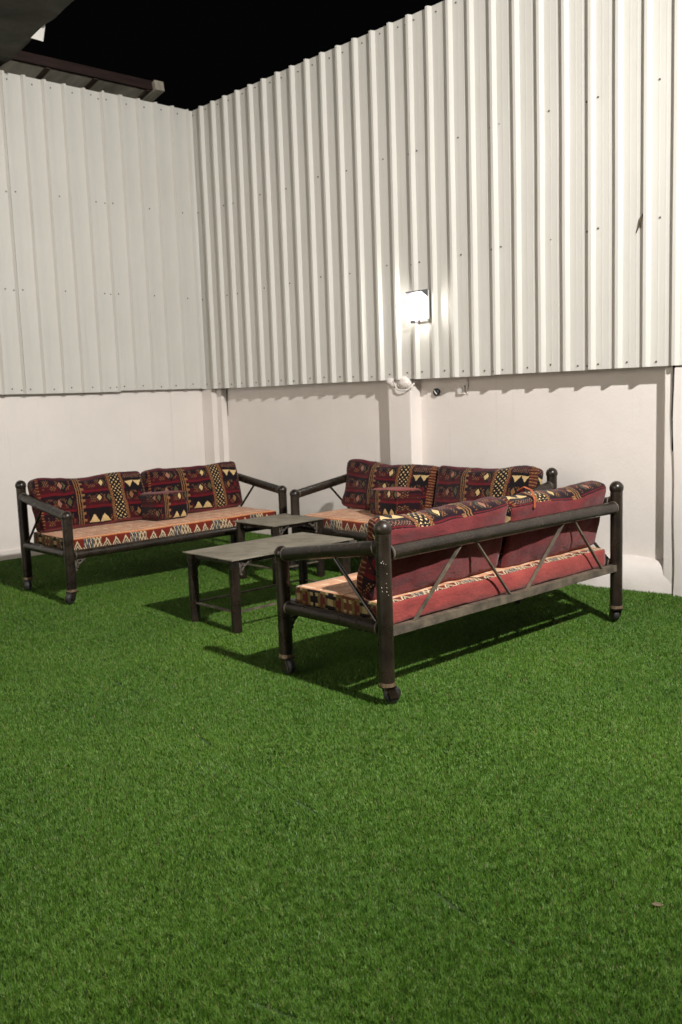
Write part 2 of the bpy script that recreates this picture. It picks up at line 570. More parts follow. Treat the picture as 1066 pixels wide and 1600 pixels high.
def build_turf():
    rs = np.random.RandomState(3)
    X0, X1, Y0, Y1 = 0.0, 9.8, -9.6, 0.10
    dens = 146000.0
    out = []
    cell = .6
    R = np.array(CR); U = np.array(CU); D = np.array(CD); C0 = np.array(CAM)
    fx = 1447.7
    for ix in range(int((X1 - X0) / cell) + 1):
        for iy in range(int((Y1 - Y0) / cell) + 1):
            x0, y0 = X0 + ix * cell, Y0 + iy * cell
            c = np.array((x0 + cell / 2, y0 + cell / 2, 0)) - C0
            zc = c @ D
            zs = max(zc, .3)
            mar = 700 * cell / zs
            # thinner, broader blades on the parts of the yard beside and behind the view
            far_off = zc < 1.2 or abs(fx * (c @ R) / zs) > 533 + 150 + mar or -fx * (c @ U) / zs > 800 + 150 + mar
            d = np.linalg.norm(c)
            k = min(1.0, (2.8 / d) ** 1.8)
            if far_off: k = min(k, .085)
            n = int(dens * k * cell * cell)
            xy = np.c_[x0 + rs.rand(n) * cell, y0 + rs.rand(n) * cell]
            out.append(np.c_[xy, np.full(n, (1 / k) ** .5)])
    P = np.concatenate(out)
    P = P[(P[:, 1] < .12) & (P[:, 0] > -.06)]
    # open joint between two rolls of turf, wandering a little and closing up in places
    sl = -4.205 - .16 * (P[:, 0] - 7.34) + .006 * np.sin(P[:, 0] * 11)
    gap = .0035 + .004 * np.sin(P[:, 0] * 7.0 + 1.3) + .003 * np.sin(P[:, 0] * 23)
    sl2 = -4.86 + .55 * (P[:, 0] - 7.12) * .5 + .006 * np.sin(P[:, 0] * 13)
    P = P[(np.abs(P[:, 1] - sl) > gap) & ((np.abs(P[:, 1] - sl2) > gap * .8) | (P[:, 0] < 7.0))]
    n = len(P)
    # pile direction drifts slowly over the lawn; tufts every couple of centimetres share a lean
    def wav(x, y, s, ph):
        return np.sin(x * s + ph) * np.cos(y * s * 1.17 - ph * 1.7) + .6 * np.sin((x + y) * s * 1.9 + ph * 2.1)
    x, y = P[:, 0], P[:, 1]
    base_az = 2.4 + .5 * wav(x, y, 1.3, .4) + .45 * wav(x, y, 6.0, 1.1)
    tx, ty = np.floor(x / .013 + .5 * np.sin(y * 90)), np.floor(y / .013 + .5 * np.sin(x * 80))
    hsh = np.modf(np.abs(np.sin(tx * 12.9898 + ty * 78.233) * 43758.5453))[0]
    hsh2 = np.modf(np.abs(np.sin(tx * 39.346 + ty * 11.135) * 24634.6345))[0]
    az = base_az + (hsh - .5) * 3.4 + rs.randn(n) * 1.1
    lean = np.clip(.50 + (hsh2 - .5) * .5 + rs.randn(n) * .25, .02, 1.25)
    ln = .0165 + rs.randn(n) * .0028 + (hsh - .5) * .004 + .0012 * wav(x, y, 4.1, 2.2)
    wid = (.0009 + rs.rand(n) * .0007) * P[:, 2]
    dirx, diry = np.cos(az), np.sin(az)
    faz = az + PI / 2 + rs.randn(n) * .5
    sx, sy = np.cos(faz) * wid, np.sin(faz) * wid
    z0 = -.0180
    co = np.empty((n, 3, 3), np.float32)
    co[:, 0] = np.c_[x - sx, y - sy, np.full(n, z0)]
    co[:, 1] = np.c_[x + sx, y + sy, np.full(n, z0)]
    co[:, 2] = np.c_[x + dirx * ln * np.sin(lean), y + diry * ln * np.sin(lean), z0 + ln * np.cos(lean)]
    tint = np.clip(.42 + (hsh2 - .5) * .30 + rs.randn(n) * .17 + .05 * wav(x, y, 2.3, .9), 0, .9)
    dry = rs.rand(n) < .022
    tint[dry] = .95 + rs.rand(dry.sum()) * .05
    me = bpy.data.meshes.new('artificial_turf')
    me.vertices.add(n * 3)
    me.vertices.foreach_set('co', co.ravel())
    me.loops.add(n * 3)
    me.loops.foreach_set('vertex_index', np.arange(n * 3, dtype=np.int32))
    me.polygons.add(n)
    me.polygons.foreach_set('loop_start', np.arange(0, n * 3, 3, dtype=np.int32))
    at = me.attributes.new('tint', 'FLOAT', 'FACE')
    at.data.foreach_set('value', tint.astype(np.float32))
    me.update()
    me.materials.append(M['turf_blade'])
    o = bpy.data.objects.new('artificial_turf', me)
    COL.objects.link(o)
    tag(o, 'short green artificial grass covering the whole yard floor', 'grass', kind='stuff')
    print('turf blades', n)
build_turf()

# ------------------------------------------------------------------ plastered walls
XR, YL = 9.75, -7.6                      # where the two walls end, out of view
rw = empty('plastered_wall', (0, .14, 0))
tag(rw, 'low white plastered wall with columns behind the sofas, on the right', 'wall')
def wpart(name, x0, x1, y0, y1, z0, z1, mat='plaster', bev=.006):
    bm = bmesh.new()
    bx(bm, x0, x1, y0 - .14, y1 - .14, z0, z1, bev)
    return link(name, bm, mat, rw)
wpart('wall_face', -.28, 5.685, .14, .34, -.05, 1.66)
wpart('corner_column', -.25, .11, .006, .26, -.04, 1.605)
wpart('corner_column_step', .1102, .20, .072, .26, -.04, 1.603)
wpart('column', 2.90, 3.18, .006, .20, -.04, 1.607, bev=.012)
wpart('end_column', 5.60, 5.70, .030, .30, -.04, 1.606, bev=.008)
# thicker wall length at the right with a slightly wavy edge
bm = bmesh.new()
N = 14
ed = []
for i in range(N + 1):
    z = -.04 + 1.642 * i / N
    ed.append((5.692 + .008 * math.sin(z * 3.1 + .6) + .004 * math.sin(z * 9), z))
fr = [bm.verts.new((x, -.140, z)) for x, z in ed]
fb = [bm.verts.new((x - .002, .2, z)) for x, z in ed]
rr = [bm.verts.new((XR, -.140, z)) for x, z in ed]
rb = [bm.verts.new((XR, .2, z)) for x, z in ed]
for i in range(N):
    bm.faces.new((fr[i], rr[i], rr[i + 1], fr[i + 1]))
    bm.faces.new((fb[i], fr[i], fr[i + 1], fb[i + 1]))
    bm.faces.new((rr[i], rb[i], rb[i + 1], rr[i + 1]))
bm.faces.new((fr[N], rr[N], rb[N], fb[N]))
bmesh.ops.recalc_face_normals(bm, faces=bm.faces[:])
link('thick_wall_length', bm, 'plaster', rw)
# plaster kerb at the foot of the wall
bm = bmesh.new()
nx = 40
prof = [(.139, .215), (.06, .198), (.0, .175), (-.035, .145), (-.06, .10), (-.08, .05), (-.095, -.03)]
rows = []
for i in range(nx + 1):
    f = i / nx
    x = 4.62 + 1.078 * f
    k = min(1, .25 + 1.6 * f) if f < .5 else 1
    row = []
    for j, (y, z) in enumerate(prof):
        wob = mnoise.noise(Vector((x * 5, j * .7, 3))) * .014
        tp = 1 - .52 * max(0, (f - .35) / .65) ** 1.3
        yy = .139 + (y - .139) * (.55 + .45 * k) * tp + (wob * tp if j else 0)
        row.append(bm.verts.new((x, yy - .14, max(-.03, z * k + wob))))
    rows.append(row)
for a, b_ in zip(rows, rows[1:]):
    for j in range(len(prof) - 1):
        bm.faces.new((a[j], a[j + 1], b_[j + 1], b_[j]))
bm.faces.new(rows[0]); bm.faces.new(rows[-1][::-1])
bmesh.ops.recalc_face_normals(bm, faces=bm.faces[:])
link('base_kerb', bm, 'plaster_rough', rw, True)

lw = empty('plastered_wall', (-.08, 0, 0))
tag(lw, 'low white plastered wall behind the left-hand sofa', 'wall')
bm = bmesh.new()
bx(bm, -.20, 0, YL, .005, -.05, 1.66, .006)
link('wall_face', bm, 'plaster', lw)
bm = bmesh.new()
bx(bm, .0005, .016, YL, .004, -.05, .075, .004)
link('skirting', bm, 'plaster_rough', lw)


# ------------------------------------------------------------------ profiled sheet fences
RH, CREST, FLANK = .037, .024, .016
def sheet_mesh(pitch, nrib, z0, z1):
    """sheet of nrib ribs; runs along +x, ribs stand out towards -y"""
    f = []
    for k in range(nrib):
        a = k * pitch
        pan = pitch - CREST - 2 * FLANK
        f += [(a, -RH), (a + CREST, -RH), (a + CREST + FLANK, 0)]
        # two shallow stiffening grooves in the pan
        for q in (.34, .67):
            cx = a + CREST + FLANK + pan * q
            f += [(cx - .008, 0), (cx - .003, -.0008), (cx + .003, -.0008), (cx + .008, 0)]
        f += [(a + CREST + FLANK + pan, 0)]
    f.append((nrib * pitch - .0012, -RH + .0008))
    bm = bmesh.new()
    ns = 9
    sd = random.uniform(0, 50)
    FR, BK = [], []
    for k in range(ns + 1):
        z = z0 + (z1 - z0) * k / ns
        fa, ba = [], []
        for x, y in f:
            dx = .0022 * mnoise.noise(Vector((x * 1.3 + sd, z * .9, 0)))
            dy = .0030 * mnoise.noise(Vector((x * 3.1 + sd, z * 1.4, 7))) if 0 < k < ns else 0
            if x < 1e-6 or x > nrib * pitch - .01: dx = dy = 0
            fa.append(bm.verts.new((x + dx, y + dy, z)))
            ba.append(bm.verts.new((x + dx, y + dy + .0012, z)))
        FR.append(fa); BK.append(ba)
    for k in range(ns):
        for i in range(len(f) - 1):
            bm.faces.new((FR[k][i], FR[k][i + 1], FR[k + 1][i + 1], FR[k + 1][i]))
            bm.faces.new((BK[k][i + 1], BK[k][i], BK[k + 1][i], BK[k + 1][i + 1]))
    for i in range(len(f) - 1):
        bm.faces.new((FR[0][i + 1], FR[0][i], BK[0][i], BK[0][i + 1]))
        bm.faces.new((FR[ns][i], FR[ns][i + 1], BK[ns][i + 1], BK[ns][i]))
    return bm


def screw(bm, x, y, z, r=.0052):
    v = bmesh.ops.create_cone(bm, cap_ends=True, segments=8, radius1=r * 1.5, radius2=r * 1.5, depth=.002)['verts']
    v2 = bmesh.ops.create_cone(bm, cap_ends=True, segments=6, radius1=r, radius2=r * .8, depth=.006)['verts']
    rot = Matrix.Rotation(PI / 2, 3, 'X')
    for q in v: q.co = rot @ q.co + Vector((x, y - .001, z))
    for q in v2: q.co = rot @ q.co + Vector((x, y - .005, z))


def fence(name, label, origin, rz, start, pitch, count, per, z0, z1, rows, lapfirst):
    e = empty(name, origin, rz)
    tag(e, label, 'fence')
    base = None
    k = 0
    i = 0
    sb = bmesh.new()
    while k < count:
        n = min(per if not (i == 0 and lapfirst) else lapfirst, count - k)
        bm = sheet_mesh(pitch, n, 0, z1 - z0)
        dz = random.uniform(-.006, .006)
        o = link('metal_sheet', bm, 'sheet', e)
        o.location = (start + k * pitch, -.0016 * (i % 2), z0 + dz)
        for rzz in rows:
            for j in range(n):
                x = start + (k + j) * pitch
                zz = rzz + random.uniform(-.012, .012)
                pan = CREST + FLANK + .05
                if j == 0:
                    screw(sb, x - .03 + random.uniform(-.004, .004), -.0018, zz - .01)
                    screw(sb, x + CREST + FLANK + .022, -.0018, zz)
                elif j % 2 == 0 or rzz in (rows[0], rows[-1]):
                    screw(sb, x + pan + random.uniform(-.012, .02), -.0018, zz)
        k += n
        i += 1
    o = link('screws', sb, 'screw', e)
    o['kind'] = 'stuff'
    return e

# right: rib's shaded side seen at x = .19 + .2195 k
fence('sheet_metal_fence', 'tall white ribbed sheet metal fence carrying the lit lamp, on the right', (0, 0, 0), 0, -.018, .2193, 45, 4, 1.613, 4.648,
      (1.66, 2.62, 3.55, 4.59), 3)
# left: along x = 0, running towards the camera side
e = empty('sheet_metal_fence', (0, -7.42, 0), PI / 2)
tag(e, 'tall white ribbed sheet metal fence above the left-hand sofa', 'fence')
sb = bmesh.new()
pitch = .2095
# sheets counted from the corner backwards; local +x runs to the corner (+y in the yard), ribs face +x of the yard
tot = 35
end = 7.42 - .052
k = 0
i = 0
while k < tot:
    n = min(5, tot - k)
    o = link('metal_sheet', sheet_mesh(pitch, n, 0, 3.035), 'sheet', e)
    o.location = (end - (k + n) * pitch, -.0016 * (i % 2), 1.613 + random.uniform(-.006, .006))
    for rzz in (1.66, 2.62, 3.55, 4.59):
        for j in range(n):
            x = end - (k + n - j) * pitch
            zz = rzz + random.uniform(-.012, .012)
            if j == 0:
                screw(sb, x - .03, -.0018, zz - .008); screw(sb, x + CREST + FLANK + .022, -.0018, zz)
            elif j % 2 == 0 or rzz in (1.66, 4.59):
                screw(sb, x + CREST + FLANK + .05 + random.uniform(-.012, .02), -.0018, zz)
    k += n
    i += 1
o = link('screws', sb, 'screw', e)
o['kind'] = 'stuff'
# flat corner flashing closing the gap to the other fence
bm = bmesh.new()
bx(bm, end + .0005, end + .036, -.004, -.0005, 1.611, 4.64)
link('corner_flashing', bm, 'sheet', e)


# ------------------------------------------------------------------ metal sofas
L2, DEP = 1.045, .77                     # half length and depth between post axes
PR = .0375                               # pipe radius


def scroll_bm(flip=1, size=.10):
    """cast scroll bracket in the xz plane: corner at the origin, arms along +x*flip and -z"""
    bm = bmesh.new()
    def P(x, z): return (x * flip * size, 0, z * size)
    tube(bm, [P(0, 0), P(.95, 0), P(1.0, -.06)], .006, 6)
    tube(bm, [P(.04, 0), P(.04, -.95), P(.10, -1.0)], .006, 6)
    a = [P(.5 + .42 * math.cos(t) * (1 - t / 9), -.22 + .2 * math.sin(t) * (1 - t / 9)) for t in np.linspace(-.3, 5.2, 14)]
    tube(bm, a, .0055, 6)
    a = [P(.24 + .18 * math.cos(t) * (1 - t / 9), -.6 + .34 * math.sin(t) * (1 - t / 9)) for t in np.linspace(1.2, 6.8, 14)]
    tube(bm, a, .0055, 6)
    tube(bm, [P(.9, -.04), P(.62, -.34), P(.36, -.5), P(.1, -.92)], .0065, 6)
    ball(bm, P(.95, -.09), .011); ball(bm, P(.12, -.98), .011); ball(bm, P(.42, -.40), .012)
    return bm


def make_sofa():
    root = empty('metal_sofa')
    def pipe(name, pts, r, mat='metal', parent=None, n=18):
        bm = bmesh.new(); tube(bm, pts, r, n)
        return shade_auto(link(name, bm, mat, parent or root))
    for sx in (-1, 1):
        x = sx * L2
        pb = pipe('post', [(x, 0, .098), (x, 0, .835)], PR + .001)
        bm = bmesh.new(); ball(bm, (x, 0, .856), .044)
        link('ball_finial', bm, 'metal', pb, True)
        bm = bmesh.new(); tube(bm, [(x, 0, .088), (x, 0, .106)], .041, 18)
        shade_auto(link('collar', bm, 'collar', pb))
        pf = pipe('post', [(x, DEP, .098), (x, DEP, .655)], PR + .001)
        bm = bmesh.new(); ball(bm, (x, DEP, .660), .0425)
        link('ball_finial', bm, 'metal', pf, True)
        bm = bmesh.new(); tube(bm, [(x, DEP, .088), (x, DEP, .106)], .041, 18)
        shade_auto(link('collar', bm, 'collar', pf))
        pipe('arm', [(x, .02, .765), (x, DEP - .01, .655)], PR - .001)
        pipe('side_rail', [(x, .03, .368), (x, DEP - .03, .368)], PR - .004)
        pipe('arm_brace', [(x, .055, .392), (x, .36, .69)], .0095, 'metal', n=8)
        # casters: plate, fork and rubber wheel, each turned its own way
        for y, az in ((0, 20 + 35 * sx), (DEP, -35 + 60 * sx)):
            c = math.radians(az)
            bm = bmesh.new()
            bx(bm, -.034, .034, -.034, .034, .078, .087, .003)
            for q in (-1, 1):
                vs = bx(bm, -.023, .023, q * .026 - .003, q * .026 + .003, .026, .080)
                for v in vs:
                    v.co.x += (.087 - v.co.z) * .42
            ca = link('caster', bm, 'metal', root)
            ca.location = (x, y, 0); ca.rotation_euler = (0, 0, c)
            bm = bmesh.new()
            tube(bm, [(.026, -.019, .041), (.026, -.013, .041), (.026, .013, .041), (.026, .019, .041)], [.036, .043, .043, .036], 22)
            shade_auto(link('wheel', bm, 'rubber', ca), 60)
    pipe('back_rail', [(-L2 + .03, 0, .735), (L2 - .03, 0, .735)], PR)
    pipe('front_rail', [(-L2 + .03, DEP, .362), (L2 - .03, DEP, .362)], PR - .003)
    for ch in [c for c in root.children if c.name.split('.')[0] in ('arm', 'back_rail', 'front_rail', 'side_rail')]:
        vs_ = [v.co.copy() for v in ch.data.vertices]
        n_ = len(vs_) // 2
        e0 = sum(vs_[:n_], Vector()) / n_
        e1 = sum(vs_[n_:], Vector()) / n_
        rr_ = (vs_[0] - e0).length
        d_ = (e1 - e0).normalized()
        for e_, sg in ((e0, 1), (e1, -1)):
            q_ = e_ + d_ * sg * (.0115 if ch.name.startswith(('back', 'front', 'side')) else .024)
            bm = bmesh.new()
            tube(bm, [q_ - d_ * .004, q_ - d_ * .0015, q_ + d_ * .0015, q_ + d_ * .004], [rr_ + .0004, rr_ + .0032, rr_ + .0032, rr_ + .0004], 18, cap=False)
            link('weld_bead', bm, 'rusty', ch, True)
    bm = bmesh.new()                        # angle iron along the back
    bx(bm, -L2 + .03, L2 - .03, -.022, -.018, .330, .372, .001)
    bx(bm, -L2 + .03, L2 - .03, -.0178, .02, .368, .372, .001)
    link('lower_back_rail', bm, 'rusty', root)
    # zigzag braces of flat bar
    for a, b_ in ((-.86, -.47), (-.07, -.36), (.07, .46), (.86, .56)):
        bm = bmesh.new()
        bar(bm, (a, -.012, .366), (b_, -.004, .71), .018, .008)
        link('back_brace', bm, 'rusty', root)
    for x in (-.7, -.35, 0, .35, .7):       # cross bars the mattress lies on
        bm = bmesh.new()
        bx(bm, x - .02, x + .02, .03, DEP - .03, .336, .352)
        link('seat_bar', bm, 'metal', root)
    for sx in (-1, 1):
        o = link('scroll_bracket', scroll_bm(-sx, .085), 'cast', root, True)
        o.location = (sx * (L2 - PR), DEP, .326)
    return root


def copy_tree(o, parent=None):
    c = o.copy()
    COL.objects.link(c)
    c.parent = parent
    for ch in list(o.children):
        copy_tree(ch, c)
    return c


sofa1 = make_sofa()
sofa2 = copy_tree(sofa1)
sofa3 = copy_tree(sofa1)
G = 'pipe-frame sofas around the low tables'
PLACE = {1: ((1.635, -1.930, 0), -PI / 2), 2: ((3.825, -.285, 0), PI), 3: ((5.805, -1.995, 0), PI / 2)}
for k, (o, lab) in enumerate(((sofa1, 'dark pipe-frame sofa against the left wall, seen from the front'),
                              (sofa2, 'dark pipe-frame sofa against the right wall under the lamp, half hidden'),
                              (sofa3, 'nearest dark pipe-frame sofa, seen from behind with zigzag back braces'))):
    tag(o, lab, 'sofa', G)
    o.location = PLACE[k + 1][0]
    o.rotation_euler = (0, 0, PLACE[k + 1][1])


# white paint splashes on the near post of the nearest sofa
bm = bmesh.new()
rs_ = random.Random(4)
for k in range(11):
    a = math.radians(rs_.uniform(205, 262))
    z = rs_.choice((.70, .68, .66, .63, .60, .57, .55)) + rs_.uniform(-.015, .015)
    if k > 13: z = rs_.uniform(.42, .5)
    res = bmesh.ops.create_icosphere(bm, subdivisions=1, radius=rs_.uniform(.0010, .0022))
    for v in res['verts']:
        v.co = Vector((v.co.x, v.co.y, v.co.z * rs_.uniform(1.2, 2.0))) + Vector((-L2 + math.cos(a) * (PR + .001), math.sin(a) * (PR + .001), z))
sp_ = link('paint_splashes', bm, 'white_plastic', sofa3)
sp_['kind'] = 'stuff'


# ------------------------------------------------------------------ cushions
def soft_box(lx, ly, lz, nx, ny, nz, seed, puff, edge, wob, sag=0):
    """padded block on a subdivided box, centre of the base at the origin. returns bm and a dict vert -> unit coords"""
    bm = bmesh.new()
    key = {}
    def vert(i, j, k):
        if (i, j, k) not in key:
            key[(i, j, k)] = bm.verts.new((0, 0, 0))
        return key[(i, j, k)]
    quads = []
    for i in range(nx):
        for j in range(ny):
            quads += [(((i, j, 0), (i, j + 1, 0), (i + 1, j + 1, 0), (i + 1, j, 0))), (((i, j, nz), (i + 1, j, nz), (i + 1, j + 1, nz), (i, j + 1, nz)))]
    for i in range(nx):
        for k in range(nz):
            quads += [(((i, 0, k), (i + 1, 0, k), (i + 1, 0, k + 1), (i, 0, k + 1))), (((i, ny, k), (i, ny, k + 1), (i + 1, ny, k + 1), (i + 1, ny, k)))]
    for j in range(ny):
        for k in range(nz):
            quads += [(((0, j, k), (0, j, k + 1), (0, j + 1, k + 1), (0, j + 1, k))), (((nx, j, k), (nx, j + 1, k), (nx, j + 1, k + 1), (nx, j, k + 1)))]
    fs = [(bm.faces.new([vert(*q) for q in qd]), qd) for qd in quads]
    for (i, j, k), v in key.items():
        a, b_, c = 2 * i / nx - 1, 2 * j / ny - 1, 2 * k / nz - 1
        # rounded edges: pull box surface towards a superellipsoid
        ea, eb, ec = lx / 2, ly / 2, lz / 2
        p = Vector((a * ea, b_ * eb, c * ec))
        core = Vector((max(-ea + edge, min(ea - edge, p.x)), max(-eb + edge, min(eb - edge, p.y)), max(-ec + edge, min(ec - edge, p.z))))
        d = p - core
        if d.length > 1e-6:
            d = d.normalized() * min(edge, max(abs(d.x), abs(d.y), abs(d.z)))
        p = core + d
        w = (1 - a * a) * (1 - c * c)
        p.y += b_ * puff * w
        p.z += c * puff * .5 * (1 - a * a) * (1 - b_ * b_)
        p.z -= sag * max(0, c) * math.sin(PI * (a * .5 + .5)) ** 2
        q = Vector((p.x * 3.2 + seed * 5.1, p.y * 4, p.z * 4 + seed))
        q2 = q * 3.1
        n = Vector((mnoise.noise(q), mnoise.noise(q + Vector((9, 3, 1))), mnoise.noise(q + Vector((2, 7, 5)))))
        n += .35 * Vector((mnoise.noise(q2), mnoise.noise(q2 + Vector((9, 3, 1))), mnoise.noise(q2 + Vector((2, 7, 5)))))
        p += n * wob
        p.z += lz / 2
        v.co = p
    return bm, fs


def back_cushion(name, sofa, lx, h, th, xc, seed, tilt=14, y0=.105, z0=.486, mats=('kilim', 'maroon'), flip=False, roll=0, rz_extra=0, top_back=.16):
    nx, ny, nz = 44, 8, 20
    bm, fs = soft_box(lx, th, h, nx, ny, nz, seed, .030, .040, .019, sag=.022)
    uv = bm.loops.layers.uv.new('UVMap')
    for f, qd in fs:
        js = [q[1] for q in qd]
        back = all(j == 0 for j in js)
        topf = all(q[2] == nz for q in qd)
        botf = all(q[2] == 0 for q in qd)
        side = all(q[0] in (0,) for q in qd) or all(q[0] == nx for q in qd)
        kk = max(q[2] for q in qd)
        f.material_index = 1 if (back and kk < nz) or botf else 0
        f.smooth = True
        for lp, q in zip(f.loops, qd):
            u = 1 - q[0] / nx
            v = q[2] / nz
            if topf: v = .62 + (1 - q[1] / ny) * .34
            if side: u = (0.03 if q[0] == nx else .9) + q[1] / ny * .12
            lp[uv].uv = (u, v)
    # piped seam: nudge the edge loop where the plain back begins
    R = Matrix.Rotation(math.radians(roll), 4, 'Y') @ Matrix.Rotation(math.radians(tilt), 4, 'X')
    Rz = Matrix.Rotation(math.radians(rz_extra), 4, 'Z')
    for v in bm.verts:
        v.co = (Rz @ R @ v.co.to_4d()).to_3d()
    o = link(name, bm, mats, None)
    loc, rz = PLACE[sofa]
    mt = Matrix.Translation(loc) @ Matrix.Rotation(rz, 4, 'Z')
    o.location = mt @ Vector((xc, y0 + th / 2, z0))
    o.rotation_euler = (0, 0, rz)
    return o

CG = 'patterned back cushions on the sofas'
BC = [
    (1, .52, 1.0, 1, 'maroon kilim back cushion on the left-wall sofa, left of its pair'),
    (1, -.50, 1.0, 2, 'maroon kilim back cushion on the left-wall sofa, right of its pair'),
    (2, .50, 1.0, 3, 'maroon kilim back cushion left of the pair under the lamp, beside the column'),
    (2, -.54, 1.0, 4, 'maroon kilim back cushion right of the pair under the lamp'),
    (3, -.50, .99, 5, 'plain maroon back of the nearest cushion, beside the near ball post'),
    (3, .52, .99, 6, 'plain maroon back of cushion with orange ribbon, on the nearest sofa'),
]
for s, xc, lx, sd, lab in BC:
    par = dict(tilt={1: 13, 2: 14, 3: 15}[s], y0=.125)
    o = back_cushion('back_cushion', s, lx, .418, .15, xc, sd, roll={3: -1.2, 4: 2.2, 5: -.6, 6: -.8}.get(sd, 0), rz_extra={3: 2, 4: -3}.get(sd, 0), **par)
    tag(o, lab, 'cushion', CG)
    if sd == 6:
        bm = bmesh.new()
        pts = [(.30, .01, .40), (.30, -.03, .425), (.295, -.085, .41), (.285, -.115, .36), (.275, -.12, .315)]
        vs = []
        for k, q in enumerate(pts):
            w = .014 * (1 - .12 * k)
            vs.append([bm.verts.new(Vector(q) + Vector((-w, 0, 0))), bm.verts.new(Vector(q) + Vector((w, 0, 0))),
                       bm.verts.new(Vector(q) + Vector((w, .002, .003))), bm.verts.new(Vector(q) + Vector((-w, .002, .003)))])
        for a, b_ in zip(vs, vs[1:]):
            for k in range(4):
                bm.faces.new((a[k], a[(k + 1) % 4], b_[(k + 1) % 4], b_[k]))
        bmesh.ops.recalc_face_normals(bm, faces=bm.faces[:])
        rb_ = link('ribbon', bm, 'ribbon', o)
        rb_.location = (-.60, -.068, .022)

# small box cushions in the middle of two sofas
for s, xc, sd, lab, y0, tl in ((1, -.055, 11, 'small square patterned cushion standing in the middle of the left-wall sofa', .335, 3),
                               (2, .24, 12, 'small red-topped square cushion in the middle of the sofa under the lamp', .345, 3)):
    bm, fs = soft_box(.32, .33, .225, 20, 8, 12, sd, .012, .028, .009)
    uv = bm.loops.layers.uv.new('UVMap')
    for f, qd in fs:
        f.smooth = True
        topf = all(q[2] == 12 for q in qd)
        side = all(q[0] == 0 for q in qd) or all(q[0] == 20 for q in qd)
        f.material_index = 1 if topf else 0
        for lp, q in zip(f.loops, qd):
            u, v = .22 + (1 - q[0] / 20) * .42, .03 + q[2] / 12 * .56
            if side: u = .05 + q[1] / 8 * .12
            lp[uv].uv = (u, v)
    R = Matrix.Rotation(math.radians(tl), 4, 'X') 
    for v in bm.verts: v.co = (R @ v.co.to_4d()).to_3d()
    o = link('small_cushion', bm, ('kilim', 'maroon' if s == 1 else 'red_cloth'))
    loc, rz = PLACE[s]
    o.location = (Matrix.Translation(loc) @ Matrix.Rotation(rz, 4, 'Z')) @ Vector((xc, y0, .486))
    o.rotation_euler = (0, 0, rz)
    tag(o, lab, 'cushion', 'small square cushions')

# seat mattresses
for s, lab in ((1, 'orange-topped patterned seat mattress on the left-wall sofa'),
               (2, 'orange-topped patterned seat mattress on the sofa under the lamp'),
               (3, 'long seat mattress with plain red back edge on the nearest sofa')):
    nx, ny, nz = 70, 14, 6
    lx, ly, lz = 2.0, .69, .126
    bm, fs = soft_box(lx, ly, lz, nx, ny, nz, 20 + s, .010, .020, .007)
    uv = bm.loops.layers.uv.new('UVMap')
    for f, qd in fs:
        f.smooth = True
        top = all(q[2] == nz for q in qd)
        front = all(q[1] == ny for q in qd)
        back = all(q[1] == 0 for q in qd)
        end = all(q[0] == 0 for q in qd) or all(q[0] == nx for q in qd)
        kk = max(q[2] for q in qd)
        f.material_index = 0 if top else 1 if front else 2 if end else 3
        if top and max(q[1] for q in qd) <= 1: f.material_index = 1
        for lp, q in zip(f.loops, qd):
            if f.material_index == 2: lp[uv].uv = (q[1] / ny * ly, q[2] / nz)
            elif top and f.material_index == 1: lp[uv].uv = (q[0] / nx * lx, .2 + q[1] * .5)
            elif top: lp[uv].uv = (q[0] / nx * lx, q[1] / ny * ly)
            else: lp[uv].uv = ((1 - q[0] / nx) * lx + .13 * s, q[2] / nz)
    o = link('seat_mattress', bm, ('seat_top', 'seat_front', 'seat_end', 'red_cloth'))
    loc, rz = PLACE[s]
    o.location = (Matrix.Translation(loc) @ Matrix.Rotation(rz, 4, 'Z')) @ Vector((0, .390, .354))
    o.rotation_euler = (0, 0, rz)
    tag(o, lab, 'mattress', 'seat mattresses')


# ------------------------------------------------------------------ low tables
def table(loc, sx, sy, h, lab):
    t = empty('low_table', loc)
    tag(t, lab, 'table', 'low metal tables')
    bm = bmesh.new()
    bx(bm, -sx / 2, sx / 2, -sy / 2, sy / 2, h - .007, h, .0015)
    link('table_top', bm, 'tabletop', t)
    ix, iy = sx / 2 - .045, sy / 2 - .045
    for a in (-1, 1):
        for b_ in (-1, 1):
            bm = bmesh.new(); tube(bm, [(a * ix, b_ * iy, -.004), (a * ix, b_ * iy, h - .0072)], .034, 18)
            shade_auto(link('leg', bm, 'metal', t))
        # apron strips set back under the top, and thin foot rails
        bm = bmesh.new(); bx(bm, a * ix - .003, a * ix + .003, -iy + .03, iy - .03, h - .040, h - .0074)
        link('apron', bm, 'metal', t)
        bm = bmesh.new(); bx(bm, -ix + .03, ix - .03, a * iy - .003, a * iy + .003, h - .040, h - .0074)
        link('apron', bm, 'metal', t)
        bm = bmesh.new(); bx(bm, a * ix - .011, a * ix + .011, -iy + .03, iy - .03, .118, .128)
        link('foot_rail', bm, 'rusty', t)
        bm = bmesh.new(); bx(bm, -ix + .03, ix - .03, a * iy - .011, a * iy + .011, .118, .128)
        link('foot_rail', bm, 'rusty', t)
    for a in (-1, 1):
        for b_ in (-1, 1):
            o = link('scroll_bracket', scroll_bm(1, .095), 'cast', t, True)
            o.location = (a * (ix + .012), b_ * (iy - .034), h - .014)
            o.rotation_euler = (0, 0, -b_ * PI / 2)
    return t
table((3.855, -2.19, 0), .565, 1.07, .475, 'long low metal table with dusty grey top in front of the nearest sofa')
table((2.905, -1.335, 0), .55, .56, .482, 'small square low metal table in the corner between two sofas')


